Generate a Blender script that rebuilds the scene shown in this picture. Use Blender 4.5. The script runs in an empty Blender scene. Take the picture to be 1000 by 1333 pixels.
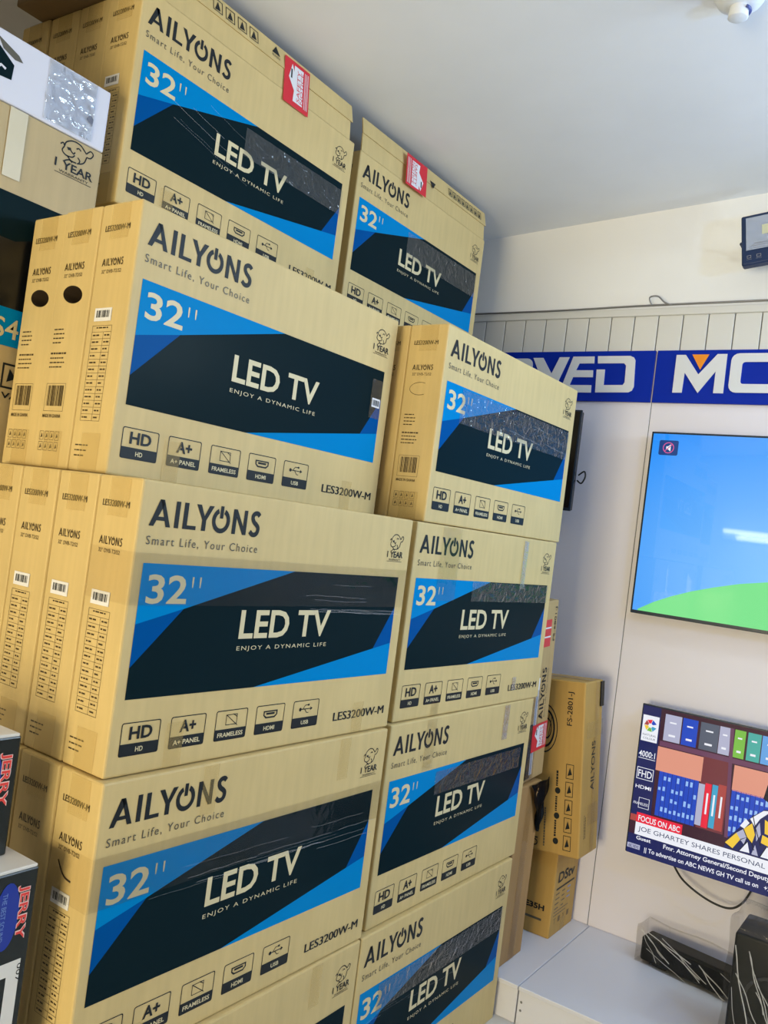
import bpy, bmesh, math, random
from mathutils import Vector, Matrix
random.seed(4)
SC = bpy.context.scene
COL = SC.collection

# ------------------------------------------------------------------ camera, world, light, exposure
cam = bpy.data.cameras.new('camera'); cam_o = bpy.data.objects.new('camera', cam); COL.objects.link(cam_o)
RT = Vector((0.55784969, -0.8198597, 0.12897206)); UP = Vector((-0.09129743, 0.09383524, 0.99139282)); FW = Vector((0.82490514, 0.564823, 0.02250513))
m = Matrix((RT, UP, -FW)).transposed().to_4x4(); m.translation = Vector((-0.93257882, -1.11725859, 1.44567578))
cam_o.matrix_world = m
cam.sensor_fit = 'VERTICAL'; cam.sensor_height = 36.0; cam.lens = 36.0 * 1120.268 / 1333.0
cam.clip_start = 0.02
SC.camera = cam_o
SC.view_settings.view_transform = 'Standard'; SC.view_settings.look = 'None'
SC.view_settings.gamma = 1.0; SC.view_settings.use_curve_mapping = False
SC.view_settings.exposure = 0.0
w = bpy.data.worlds.new('world'); SC.world = w; w.use_nodes = True
w.node_tree.nodes['Background'].inputs[0].default_value = (0.80, 0.88, 1.0, 1)
w.node_tree.nodes['Background'].inputs[1].default_value = 0.03

def area(name, loc, tgt, sx, sy, power, color, spread=180):
    l = bpy.data.lights.new(name, 'AREA'); l.shape = 'RECTANGLE'; l.size = sx; l.size_y = sy; l.energy = power; l.color = color; l.spread = math.radians(spread)
    o = bpy.data.objects.new(name, l); COL.objects.link(o); o.location = loc
    o.rotation_euler = (Vector(tgt) - Vector(loc)).to_track_quat('-Z', 'Y').to_euler()
    return o
area('side_door_light', (-3.9, -0.75, 0.80), (0.3, 0.1, 1.2), 1.5, 1.2, 134, (1.0, 0.85, 0.52))      # warm light from the door opposite the wall of televisions
area('cool_front_fill', (1.9, -3.2, 2.3), (1.0, 0.4, 2.2), 1.0, 0.7, 16, (0.60, 0.79, 1.0), 90)  # added cool fill for the upper carton fronts, stands for no known window
def point_fill(name, loc, power, color, r=0.06):
    l = bpy.data.lights.new(name, 'POINT'); l.energy = power; l.color = color; l.shadow_soft_size = r
    o = bpy.data.objects.new(name, l); COL.objects.link(o); o.location = loc
point_fill('blue_point_fill', (0.75, -1.75, 2.20), 25, (0.18, 0.46, 1.0))  # added blue fill, set low to wash the ceiling and carton fronts
point_fill('right_point_fill', (1.70, -1.90, 2.20), 24, (0.80, 0.96, 1.0))  # added fill brightening fronts and wall from the right, no lamp seen there

# ------------------------------------------------------------------ materials
M = {}
def mat(name, col, rough=0.6, metal=0.0, emit=None, es=0.0, alpha=1.0, coat=0.0, bump=0.0, bscale=40, spec=0.5, var=0.0, vscale=6, trans=0.0):
    mm = bpy.data.materials.new(name); mm.use_nodes = True; nt = mm.node_tree; b = nt.nodes['Principled BSDF']
    b.inputs['Base Color'].default_value = (*col, 1); b.inputs['Roughness'].default_value = rough; b.inputs['Metallic'].default_value = metal
    b.inputs['Alpha'].default_value = alpha; b.inputs['Coat Weight'].default_value = coat; b.inputs['Coat Roughness'].default_value = 0.06
    b.inputs['Specular IOR Level'].default_value = spec; b.inputs['Transmission Weight'].default_value = trans
    if emit: b.inputs['Emission Color'].default_value = (*emit, 1); b.inputs['Emission Strength'].default_value = es
    tc = nt.nodes.new('ShaderNodeTexCoord')
    if var > 0:
        n = nt.nodes.new('ShaderNodeTexNoise'); n.inputs['Scale'].default_value = vscale; n.inputs['Detail'].default_value = 5
        nt.links.new(tc.outputs['Object'], n.inputs['Vector'])
        r = nt.nodes.new('ShaderNodeValToRGB'); r.color_ramp.elements[0].position = 0.3; r.color_ramp.elements[1].position = 0.7
        r.color_ramp.elements[0].color = (*[max(0, c * (1 - var)) for c in col], 1); r.color_ramp.elements[1].color = (*[min(1, c * (1 + var)) for c in col], 1)
        nt.links.new(n.outputs['Fac'], r.inputs['Fac']); nt.links.new(r.outputs['Color'], b.inputs['Base Color'])
    if bump > 0:
        n2 = nt.nodes.new('ShaderNodeTexNoise'); n2.inputs['Scale'].default_value = bscale; n2.inputs['Detail'].default_value = 3
        nt.links.new(tc.outputs['Object'], n2.inputs['Vector'])
        bp = nt.nodes.new('ShaderNodeBump'); bp.inputs['Strength'].default_value = bump; bp.inputs['Distance'].default_value = 0.01
        nt.links.new(n2.outputs['Fac'], bp.inputs['Height']); nt.links.new(bp.outputs['Normal'], b.inputs['Normal'])
        if coat: nt.links.new(bp.outputs['Normal'], b.inputs['Coat Normal'])
    M[name] = mm
    return mm
def srgb(r, g, b):
    f = lambda c: (c / 255 / 12.92) if c / 255 <= 0.04045 else ((c / 255 + 0.055) / 1.055) ** 2.4
    return (f(r), f(g), f(b))
def kraft(name, col, flute='Z'):
    mm = mat(name, col, rough=0.55, spec=0.35); nt = mm.node_tree; b = nt.nodes['Principled BSDF']
    tc = [n for n in nt.nodes if n.type == 'TEX_COORD'][0]
    n = nt.nodes.new('ShaderNodeTexNoise'); n.inputs['Scale'].default_value = 5; n.inputs['Detail'].default_value = 6
    mp = nt.nodes.new('ShaderNodeMapping'); mp.inputs['Scale'].default_value = (6, 6, 0.6)
    n2 = nt.nodes.new('ShaderNodeTexNoise'); n2.inputs['Scale'].default_value = 9; n2.inputs['Detail'].default_value = 3
    nt.links.new(tc.outputs['Object'], n.inputs['Vector']); nt.links.new(tc.outputs['Object'], mp.inputs['Vector']); nt.links.new(mp.outputs['Vector'], n2.inputs['Vector'])
    mx = nt.nodes.new('ShaderNodeMath'); mx.operation = 'ADD'; nt.links.new(n.outputs['Fac'], mx.inputs[0]); nt.links.new(n2.outputs['Fac'], mx.inputs[1])
    r = nt.nodes.new('ShaderNodeValToRGB'); r.color_ramp.elements[0].position = 0.35; r.color_ramp.elements[1].position = 0.65
    hf = nt.nodes.new('ShaderNodeMath'); hf.operation = 'MULTIPLY'; hf.inputs[1].default_value = 0.5; nt.links.new(mx.outputs[0], hf.inputs[0])
    r.color_ramp.elements[0].color = (*[c * 0.93 for c in col], 1); r.color_ramp.elements[1].color = (*[c * 1.06 for c in col], 1)
    nt.links.new(hf.outputs[0], r.inputs['Fac']); nt.links.new(r.outputs['Color'], b.inputs['Base Color'])
    bp = nt.nodes.new('ShaderNodeBump'); bp.inputs['Strength'].default_value = 0.10; bp.inputs['Distance'].default_value = 0.006
    nt.links.new(hf.outputs[0], bp.inputs['Height']); nt.links.new(bp.outputs['Normal'], b.inputs['Normal'])
kraft('kraft', srgb(208, 183, 126))
kraft('kraft_brown', srgb(186, 156, 106))
kraft('kraft_yellow', srgb(190, 152, 82))  # yellower kraft, also darkened to carry the shade behind the far stack
kraft('kraft_grey', srgb(186, 166, 124))
kraft('kraft_dark', srgb(124, 102, 70))  # kraft with the top corner's shade put into its colour; also used as print
kraft('kraft_tan', srgb(172, 134, 84))
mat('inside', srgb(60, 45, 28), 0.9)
mat('black_ink', srgb(30, 36, 40), 0.45, spec=0.2)
mat('grey_ink', srgb(84, 80, 66), 0.5)
mat('side_ink', srgb(74, 60, 34), 0.5)
mat('panel_dark', srgb(16, 34, 40), 0.26, bump=0.03, bscale=14, spec=0.02)
mat('panel_black', srgb(14, 17, 22), 0.3)
mat('panel_blue', srgb(0, 130, 196), 0.30, bump=0.03, bscale=14, spec=0.02)
mat('panel_mid', srgb(0, 80, 150), 0.30, bump=0.03, bscale=14, spec=0.02)
mat('paper', srgb(214, 200, 158), 0.5)
mat('label_white', srgb(228, 228, 232), 0.45)
mat('label_red', srgb(214, 28, 50), 0.4)
mat('tape_tan', srgb(216, 186, 112), 0.20, alpha=0.20, bump=0.05, bscale=30)
mat('film_glint', (0.9, 0.92, 0.95), 0.2, alpha=0.20)  # see-through pale colour for painted film reflections
def film(name, base, k, bump, scale, fk=0.9, st=3.2):
    mm = bpy.data.materials.new(name); mm.use_nodes = True; nt = mm.node_tree; nt.nodes.clear()
    out = nt.nodes.new('ShaderNodeOutputMaterial'); tr = nt.nodes.new('ShaderNodeBsdfTransparent'); gl = nt.nodes.new('ShaderNodeBsdfGlossy'); gl.inputs['Roughness'].default_value = 0.06; tr.inputs['Color'].default_value = (0.95, 0.94, 0.92, 1)
    df = nt.nodes.new('ShaderNodeBsdfDiffuse'); df.inputs['Color'].default_value = (0.85, 0.88, 0.92, 1); m1 = nt.nodes.new('ShaderNodeMixShader'); m2 = nt.nodes.new('ShaderNodeMixShader')
    tc = nt.nodes.new('ShaderNodeTexCoord'); mp = nt.nodes.new('ShaderNodeMapping'); mp.inputs['Rotation'].default_value = (0.6, 0.5, 0.8); mp.inputs['Scale'].default_value = (1.0, st, 1.0)
    nz = nt.nodes.new('ShaderNodeTexNoise'); nz.inputs['Scale'].default_value = scale; nz.inputs['Detail'].default_value = 2; nz.inputs['Distortion'].default_value = 0.8
    bp = nt.nodes.new('ShaderNodeBump'); bp.inputs['Strength'].default_value = bump; bp.inputs['Distance'].default_value = 0.02
    fr = nt.nodes.new('ShaderNodeFresnel'); fr.inputs['IOR'].default_value = 1.5; ad = nt.nodes.new('ShaderNodeMath'); ad.operation = 'MULTIPLY_ADD'; ad.inputs[1].default_value = fk; ad.inputs[2].default_value = k
    L = nt.links.new; L(tc.outputs['Object'], mp.inputs['Vector']); L(mp.outputs['Vector'], nz.inputs['Vector']); L(nz.outputs['Fac'], bp.inputs['Height']); L(bp.outputs['Normal'], gl.inputs['Normal']); L(bp.outputs['Normal'], fr.inputs['Normal'])
    L(fr.outputs['Fac'], ad.inputs[0]); m1.inputs[0].default_value = base; L(tr.outputs[0], m1.inputs[1]); L(df.outputs[0], m1.inputs[2]); L(ad.outputs[0], m2.inputs[0]); L(m1.outputs[0], m2.inputs[1]); L(gl.outputs[0], m2.inputs[2]); L(m2.outputs[0], out.inputs['Surface'])
    M[name] = mm
film('film_thick', 0.010, 0.0, 0.35, 9, 0.24, 4.0)
film('film_crinkle', 0.03, 0.02, 0.55, 36, 0.62, 2.4)
mat('fold_glint', (0.9, 0.92, 0.95), 0.15, alpha=0.5)  # whitish colour for highlights painted on the plastic wrap
film('film', 0.03, 0.02, 0.4, 18)
film('tape_clear', 0.006, 0.0, 0.16, 14, 0.40)
film('film_glare', 0.16, 0.12, 0.55, 30, 0.9, 1.0)
mat('white_print', srgb(216, 218, 232), 0.28, spec=0.6)
mat('wall_white', srgb(236, 232, 242), 0.5)
mat('wall_cream', srgb(250, 249, 247), 0.75, var=0.02, vscale=2)
mat('ceiling_paint', srgb(234, 236, 240), 0.85, var=0.03, vscale=3, bump=0.05, bscale=5)
mat('wall_grey', srgb(150, 150, 160), 0.7)
mat('slat_white', srgb(226, 224, 218), 0.5)
mat('groove', srgb(120, 120, 120), 0.8)
mat('floor_tile', srgb(206, 204, 200), 0.3, var=0.03)
mat('laminate', srgb(222, 222, 230), 0.35)
mat('laminate_edge', srgb(205, 200, 188), 0.5)
mat('sign_blue', srgb(0, 42, 168), 0.35, spec=0.15)
mat('sign_white', srgb(226, 228, 232), 0.4)
mat('sign_orange', srgb(250, 150, 30), 0.4)
mat('tv_black', srgb(14, 18, 26), 0.25)
mat('tv_bezel', srgb(22, 40, 58), 0.25)
mat('tv_grey', srgb(150, 148, 152), 0.4)
mat('blank_screen', srgb(6, 8, 20), 0.12)
mat('plastic_black', srgb(9, 13, 16), 0.45, spec=0.2)
mat('masking', srgb(208, 199, 172), 0.35)
mat('cable', srgb(24, 22, 24), 0.5)
mat('lamp_navy', srgb(20, 44, 84), 0.35)
mat('reflector', srgb(196, 202, 214), 0.22, metal=0.7)
mat('led_chip', srgb(214, 214, 180), 0.5)
mat('lamp_white', srgb(232, 236, 242), 0.4)
mat('lamp_slot', srgb(70, 84, 150), 0.3)
mat('steel', srgb(150, 150, 152), 0.35, metal=0.8)
mat('box_black', srgb(18, 26, 24), 0.22, spec=0.5)
mat('box_white', srgb(222, 220, 214), 0.4)
mat('jerry_blue', srgb(20, 50, 150), 0.3)
mat('jerry_red', srgb(226, 66, 60), 0.35)
mat('jerry_outline', srgb(240, 206, 200), 0.35)
mat('jerry_text', srgb(120, 150, 205), 0.4)
mat('tube_glow', (1, 1, 1), 0.4, emit=(1.0, 0.97, 0.92), es=12.0)
def scr(name, r, g, b, k=1.0):
    mat(name, (0.01, 0.01, 0.012), 0.12, emit=srgb(r, g, b), es=k, spec=0.4)
for n_, c_ in {'s_navy': (22, 30, 88), 's_white': (236, 238, 246), 's_red': (232, 34, 62), 's_wood': (222, 150, 128), 's_brown': (112, 50, 58), 's_dkbrown': (58, 26, 44), 's_shelf': (104, 62, 92),
               's_blue': (26, 70, 190), 's_ltblue': (150, 190, 240), 's_green': (120, 186, 70), 's_teal': (70, 170, 160), 's_sky': (96, 160, 224), 's_grey': (176, 178, 204), 's_dkgrey': (84, 92, 110),
               's_black': (12, 14, 30), 's_yellow': (240, 200, 60), 's_rust': (170, 70, 66), 's_lime': (120, 226, 140), 's_text': (40, 56, 96), 's_cyan': (60, 160, 200), 's_mute': (14, 62, 130), 's_pink': (214, 90, 150)}.items():
    scr(n_, *c_)
# the sky on the upper screen: a blue ground colour shown by the set, paler towards its middle
mm = mat('s_bluesky', (0.01, 0.01, 0.012), 0.03, emit=(0, 0.3, 0.9), es=1.0, spec=0.5); nt = mm.node_tree
tc = [n for n in nt.nodes if n.type == 'TEX_COORD'][0]; mp = nt.nodes.new('ShaderNodeMapping'); mp.inputs['Location'].default_value = (0, 0.62, -0.27); mp.inputs['Scale'].default_value = (0, 1.3, 1.6)
gr = nt.nodes.new('ShaderNodeTexGradient'); gr.gradient_type = 'SPHERICAL'; nt.links.new(tc.outputs['Object'], mp.inputs['Vector']); nt.links.new(mp.outputs['Vector'], gr.inputs['Vector'])
rp = nt.nodes.new('ShaderNodeValToRGB'); rp.color_ramp.elements[0].color = (*srgb(0, 140, 250), 1); rp.color_ramp.elements[1].color = (*srgb(130, 198, 255), 1)
nt.links.new(gr.outputs['Fac'], rp.inputs['Fac']); nt.links.new(rp.outputs['Color'], nt.nodes['Principled BSDF'].inputs['Emission Color'])

# ------------------------------------------------------------------ mesh helpers
_tx = {}
def text_mesh(s, bold=0.0, sp=1.0):
    k = (s, bold, sp)
    if k not in _tx:
        c = bpy.data.curves.new('t', 'FONT'); c.body = s; c.offset = bold; c.space_character = sp; c.resolution_u = 3
        o = bpy.data.objects.new('t', c); COL.objects.link(o)
        me = bpy.data.meshes.new_from_object(o)
        vs = [(v.co.x, v.co.y) for v in me.vertices]; fs = [tuple(p.vertices) for p in me.polygons]
        x0 = min(v[0] for v in vs); x1 = max(v[0] for v in vs); y0 = min(v[1] for v in vs); y1 = max(v[1] for v in vs)
        _tx[k] = ([((a - x0) / (x1 - x0), (b - y0) / max(1e-6, (y1 - y0))) for a, b in vs], fs)
        bpy.data.objects.remove(o); bpy.data.curves.remove(c); bpy.data.meshes.remove(me)
    return _tx[k]
class F:      # a frame on a flat face: origin, u, v, outward normal
    def __init__(s, o, u, v): s.o = Vector(o); s.u = Vector(u).normalized(); s.v = Vector(v).normalized(); s.n = s.u.cross(s.v)
    def p(s, a, b, h=0.0): return s.o + s.u * a + s.v * b + s.n * h
class MB:
    def __init__(s): s.v = []; s.f = []; s.m = []; s.slots = []; s.smooth = []
    def slot(s, n):
        if n not in s.slots: s.slots.append(n)
        return s.slots.index(n)
    def raw(s, vs, fs, mt, smooth=False):
        b = len(s.v); s.v += [tuple(x) for x in vs]; k = s.slot(mt)
        for q in fs: s.f.append(tuple(i + b for i in q)); s.m.append(k); s.smooth.append(smooth)
    def poly(s, fr, pts, mt, h=0.0005):
        a = sum(pts[i][0] * pts[(i + 1) % len(pts)][1] - pts[(i + 1) % len(pts)][0] * pts[i][1] for i in range(len(pts)))
        if a < 0: pts = pts[::-1]
        s.raw([fr.p(x, y, h) for x, y in pts], [tuple(range(len(pts)))], mt)
    def rect(s, fr, x0, y0, x1, y1, mt, h=0.0005): s.poly(fr, [(x0, y0), (x1, y0), (x1, y1), (x0, y1)], mt, h)
    def ring(s, fr, outer, inner, mt, h=0.0005):
        n = len(outer); s.raw([fr.p(x, y, h) for x, y in outer + inner], [(i, (i + 1) % n, n + (i + 1) % n, n + i) for i in range(n)], mt)
    def frame(s, fr, x0, y0, x1, y1, t, mt, h=0.0005):
        s.ring(fr, [(x0, y0), (x1, y0), (x1, y1), (x0, y1)], [(x0 + t, y0 + t), (x1 - t, y0 + t), (x1 - t, y1 - t), (x0 + t, y1 - t)], mt, h)
    def stroke(s, fr, pts, wd, mt, h=0.0005, closed=False):
        n = len(pts); P = [Vector(p) for p in pts]; L = []; R = []
        for i in range(n):
            a = P[i - 1] if (i > 0 or closed) else P[i]; b = P[(i + 1) % n] if (i < n - 1 or closed) else P[i]
            d = (b - a); d = d.normalized() if d.length > 1e-9 else Vector((1, 0)); q = Vector((-d.y, d.x)) * wd / 2
            L.append(P[i] + q); R.append(P[i] - q)
        k = n if closed else n - 1
        s.raw([fr.p(x.x, x.y, h) for x in L + R], [(i, n + i, n + (i + 1) % n, (i + 1) % n) for i in range(k)], mt)
    def text(s, fr, t, x0, y0, x1, y1, mt, bold=0.0, sp=1.0, h=0.0009):
        vs, fs = text_mesh(t, bold, sp); s.raw([fr.p(x0 + a * (x1 - x0), y0 + b * (y1 - y0), h) for a, b in vs], fs, mt)
    def box(s, lo, hi, mt, bev=0.0, seg=2, mtx=None):
        bm = bmesh.new(); bmesh.ops.create_cube(bm, size=1.0)
        for v in bm.verts: v.co = Vector([(lo[i] + hi[i]) / 2 + v.co[i] * (hi[i] - lo[i]) for i in range(3)])
        if bev > 0: bmesh.ops.bevel(bm, geom=list(bm.edges), offset=bev, segments=seg, affect='EDGES', profile=0.5)
        s.from_bm(bm, mt, mtx)
    def from_bm(s, bm, mt, mtx=None, smooth=False):
        bm.verts.index_update(); vs = [(mtx @ v.co if mtx else v.co) for v in bm.verts]
        s.raw(vs, [tuple(v.index for v in f.verts) for f in bm.faces], mt, smooth); bm.free()
    def tube(s, pts, r, mt, n=8):
        P = [Vector(p) for p in pts]; rings = []
        for i, p in enumerate(P):
            d = (P[min(i + 1, len(P) - 1)] - P[max(i - 1, 0)]).normalized()
            a = d.orthogonal().normalized() if i == 0 else (rings[-1][1] - d * rings[-1][1].dot(d)).normalized()
            rings.append((p, a, d.cross(a)))
        vs = [p + a * r * math.cos(2 * math.pi * k / n) + b * r * math.sin(2 * math.pi * k / n) for p, a, b in rings for k in range(n)]
        fs = [(i * n + k, i * n + (k + 1) % n, (i + 1) * n + (k + 1) % n, (i + 1) * n + k) for i in range(len(P) - 1) for k in range(n)]
        fs += [tuple(range(n))[::-1], tuple((len(P) - 1) * n + k for k in range(n))]
        s.raw(vs, fs, mt, True)
    def mesh(s, name):
        me = bpy.data.meshes.new(name); me.from_pydata(s.v, [], s.f)
        for n in s.slots: me.materials.append(M[n])
        me.polygons.foreach_set('material_index', s.m); me.polygons.foreach_set('use_smooth', s.smooth); me.update()
        return me
def link(name, me, parent=None, loc=None, rot=None):
    o = bpy.data.objects.new(name, me); COL.objects.link(o)
    if parent: o.parent = parent
    if loc: o.location = loc
    if rot: o.rotation_euler = rot
    return o
def tag(o, label, cat, group=None):
    o['label'] = label; o['category'] = cat
    if group: o['group'] = group
    return o
def thing(name, label, cat, loc=(0, 0, 0), rot=(0, 0, 0), group=None):
    return tag(link(name, None, None, loc, rot), label, cat, group)
def struct(name, me, loc=None, rot=None):
    o = link(name, me, None, loc, rot); o['kind'] = 'structure'; return o
def spline(pts, n=8):
    out = []; P = [Vector(p) for p in pts]
    for i in range(len(P) - 1):
        a = P[max(i - 1, 0)]; b = P[i]; c = P[i + 1]; d = P[min(i + 2, len(P) - 1)]
        for k in range(n):
            t = k / n; out.append(0.5 * ((2 * b) + (c - a) * t + (2 * a - 5 * b + 4 * c - d) * t * t + (3 * b - a - 3 * c + d) * t ** 3))
    return out + [P[-1]]

# ------------------------------------------------------------------ the room
XW = 2.219; PZ = 0.116
b = MB(); b.box((-4.2, -4.4, -0.1), (2.4, 1.6, 0.0), 'floor_tile')
for k in range(11): b.box((-4.2, -4.4 + 0.6 * k - 0.0025, 0.0), (2.219, -4.4 + 0.6 * k + 0.0025, 0.0006), 'groove')
for k in range(10): b.box((1.0 - 0.6 * k - 0.0025, -4.4, 0.0), (1.0 - 0.6 * k + 0.0025, 1.5, 0.0006), 'groove')
struct('floor', b.mesh('floor'))
b = MB(); tl = -0.067
vs = [(x, y, 2.781 + tl * y + dz) for dz in (0, 0.12) for x, y in ((-4.2, -4.4), (2.4, -4.4), (2.4, 1.6), (-4.2, 1.6))]
b.raw(vs, [(3, 2, 1, 0), (4, 5, 6, 7), (0, 1, 5, 4), (1, 2, 6, 5), (2, 3, 7, 6), (3, 0, 4, 7)], 'ceiling_paint')
struct('ceiling', b.mesh('ceiling'))
b = MB(); b.box((XW + 0.014, -4.4, 0), (XW + 0.18, 1.6, 3.1), 'wall_cream')
for y0, y1 in ((-4.4, -2.4105), (-2.4075, -1.2505), (-1.2475, -0.0915), (-0.0885, 1.0685), (1.0715, 1.5)): b.box((XW, y0, 0.0), (XW + 0.0135, y1, 2.235), 'wall_white', 0.0008, 1)
b.box((XW + 0.002, -4.4, 0.0), (XW + 0.013, 1.5, 2.23), 'groove')
b.box((XW + 0.003, -4.4, 2.236), (XW + 0.013, 1.5, 2.372), 'groove')
y = 1.46
while y > -4.3:
    b.box((XW - 0.003, y - 0.0885, 2.236), (XW + 0.012, y - 0.002, 2.374), 'slat_white', 0.0015, 1); y -= 0.0905
struct('wall_back', b.mesh('wall_back'))
b = MB(); b.box((XW - 0.012, -4.4, 2.374), (XW + 0.0135, 1.5, 2.402), 'slat_white', 0.003, 2)
struct('trim_1', b.mesh('trim'))
b = MB(); b.box((-4.2, 1.5, 0), (XW + 0.014, 1.62, 2.9), 'wall_grey'); struct('wall_side', b.mesh('wall_side'))
b = MB(); b.box((-4.32, -4.4, 0), (-4.2, -2.3, 3.05), 'wall_cream'); b.box((-4.32, 0.2, 0), (-4.2, 1.62, 2.9), 'wall_cream'); b.box((-4.32, -2.3, 2.3), (-4.2, 0.2, 3.0), 'wall_cream'); struct('wall_left', b.mesh('wall_left'))
# cable running on the trim with a tied loop
b = MB(); b.tube(spline([(XW - 0.016, 1.4, 2.408), (XW - 0.016, 0.4, 2.405), (XW - 0.016, -0.06, 2.411), (XW - 0.016, -0.8, 2.412), (XW - 0.016, -2.0, 2.41)], 10), 0.004, 'steel')
cb = link('wall_cable', b.mesh('wall_cable')); tag(cb, 'thin grey cable running along the trim above the slatted strip', 'cable')
b = MB(); b.tube(spline([(XW - 0.018, -0.05, 2.412), (XW - 0.03, -0.045, 2.437), (XW - 0.03, -0.075, 2.44), (XW - 0.026, -0.10, 2.418), (XW - 0.022, -0.125, 2.408)], 8), 0.003, 'steel'); link('cable_loop', b.mesh('cable_loop'), cb)

# plinth sections along the wall
def plinth(y0, y1, label):
    t = thing('display_plinth', label, 'plinth', (1.609, y0, 0), group='white plinth sections along the wall')
    L = y1 - y0
    b = MB(); b.box((0.0, 0.001, PZ - 0.013), (0.608, L - 0.001, PZ), 'laminate', 0.0015, 1); link('top_board', b.mesh('top_board'), t)
    b = MB(); b.box((0.006, 0.0015, 0.0), (0.022, L - 0.0015, PZ - 0.0132), 'laminate', 0.001, 1); link('front_board', b.mesh('front_board'), t)
    return t
p2 = plinth(-0.0995, 1.45, 'white plinth section carrying the upright brown cartons')
p1 = plinth(-1.9, -0.1005, 'long white plinth section under the wrapped soundbar')
b = MB()
for z in (0.07, 0.045): b.raw([(0.0045, 1.786 + 0.004 * math.cos(k * math.pi / 4), z + 0.004 * math.sin(k * math.pi / 4)) for k in range(8)], [tuple(range(8))[::-1]], 'groove')
link('screw_hole', b.mesh('screw_hole'), p1)

# blue fascia boards with raised letters
def sign_board(y0, y1, label, shapes):
    t = thing('shop_sign', label, 'sign', (XW, 0, 2.05), group='blue shop sign boards')
    b = MB(); b.box((-0.012, y1, -0.003), (-0.0003, y0, 0.191), 'sign_blue', 0.001, 1); bd = link('board', b.mesh('board'), t)
    fr = F((-0.0125, -0.09, 0), (0, -1, 0), (0, 0, 1))
    for nm, mt, pts, hole in shapes:
        b = MB()
        if hole:
            b.ring(fr, pts, hole, mt, 0.003)
            for lp in (pts, hole): b.raw([fr.p(x, y, h) for h in (0, 0.003) for x, y in lp], [(i, (i + 1) % len(lp), len(lp) + (i + 1) % len(lp), len(lp) + i) for i in range(len(lp))], mt)
        else:
            b.poly(fr, pts, mt, 0.003); lp = pts
            b.raw([fr.p(x, y, h) for h in (0, 0.003) for x, y in lp], [(i, (i + 1) % len(lp), len(lp) + (i + 1) % len(lp), len(lp) + i) for i in range(len(lp))], mt)
        link(nm, b.mesh(nm), bd)
def rr(x0, y0, x1, y1, r, n=4):
    out = []
    for cx, cy, a0 in ((x1 - r, y1 - r, 0), (x0 + r, y1 - r, 90), (x0 + r, y0 + r, 180), (x1 - r, y0 + r, 270)):
        for k in range(n + 1): a = math.radians(a0 + 90 * k / n); out.append((cx + r * math.cos(a), cy + r * math.sin(a)))
    return out
sign_board(1.2, -0.0865, 'blue sign board with plain white letters, partly hidden behind the far stack', [
    ('letter', 'sign_white', rr(-0.650, 0.026, -0.494, 0.164, 0.026), rr(-0.614, 0.056, -0.530, 0.134, 0.010)),
    ('letter', 'sign_white', [(-0.494, 0.166), (-0.451, 0.166), (-0.408, 0.102), (-0.381, 0.168), (-0.340, 0.168), (-0.391, 0.029), (-0.422, 0.029)], None),
    ('letter', 'sign_white', [(-0.324, 0.170), (-0.238, 0.170), (-0.236, 0.143), (-0.296, 0.143), (-0.307, 0.116), (-0.237, 0.116), (-0.235, 0.089), (-0.316, 0.089), (-0.326, 0.058), (-0.237, 0.058), (-0.235, 0.029), (-0.365, 0.029)], None),
    ('letter', 'sign_white', [(-0.224, 0.171), (-0.097, 0.171), (-0.083, 0.165), (-0.076, 0.154), (-0.070, 0.053), (-0.076, 0.039), (-0.089, 0.032), (-0.218, 0.030), (-0.223, 0.119), (-0.190, 0.119), (-0.188, 0.059), (-0.113, 0.060), (-0.107, 0.070), (-0.109, 0.134), (-0.118, 0.143), (-0.221, 0.143)], None)])
sign_board(-0.0935, -1.45, 'blue sign board whose first white letter holds an orange triangle', [
    ('letter', 'sign_white', [(0.075, 0.173), (0.108, 0.173), (0.160, 0.101), (0.219, 0.175), (0.252, 0.175), (0.253, 0.034), (0.219, 0.034), (0.219, 0.113), (0.165, 0.034), (0.111, 0.108), (0.109, 0.034), (0.075, 0.034)], None),
    ('triangle', 'sign_orange', [(0.131, 0.174), (0.190, 0.174), (0.164, 0.119)], None),
    ('letter', 'sign_white', rr(0.268, 0.037, 0.443, 0.177, 0.026), rr(0.306, 0.068, 0.405, 0.146, 0.010))])

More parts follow.
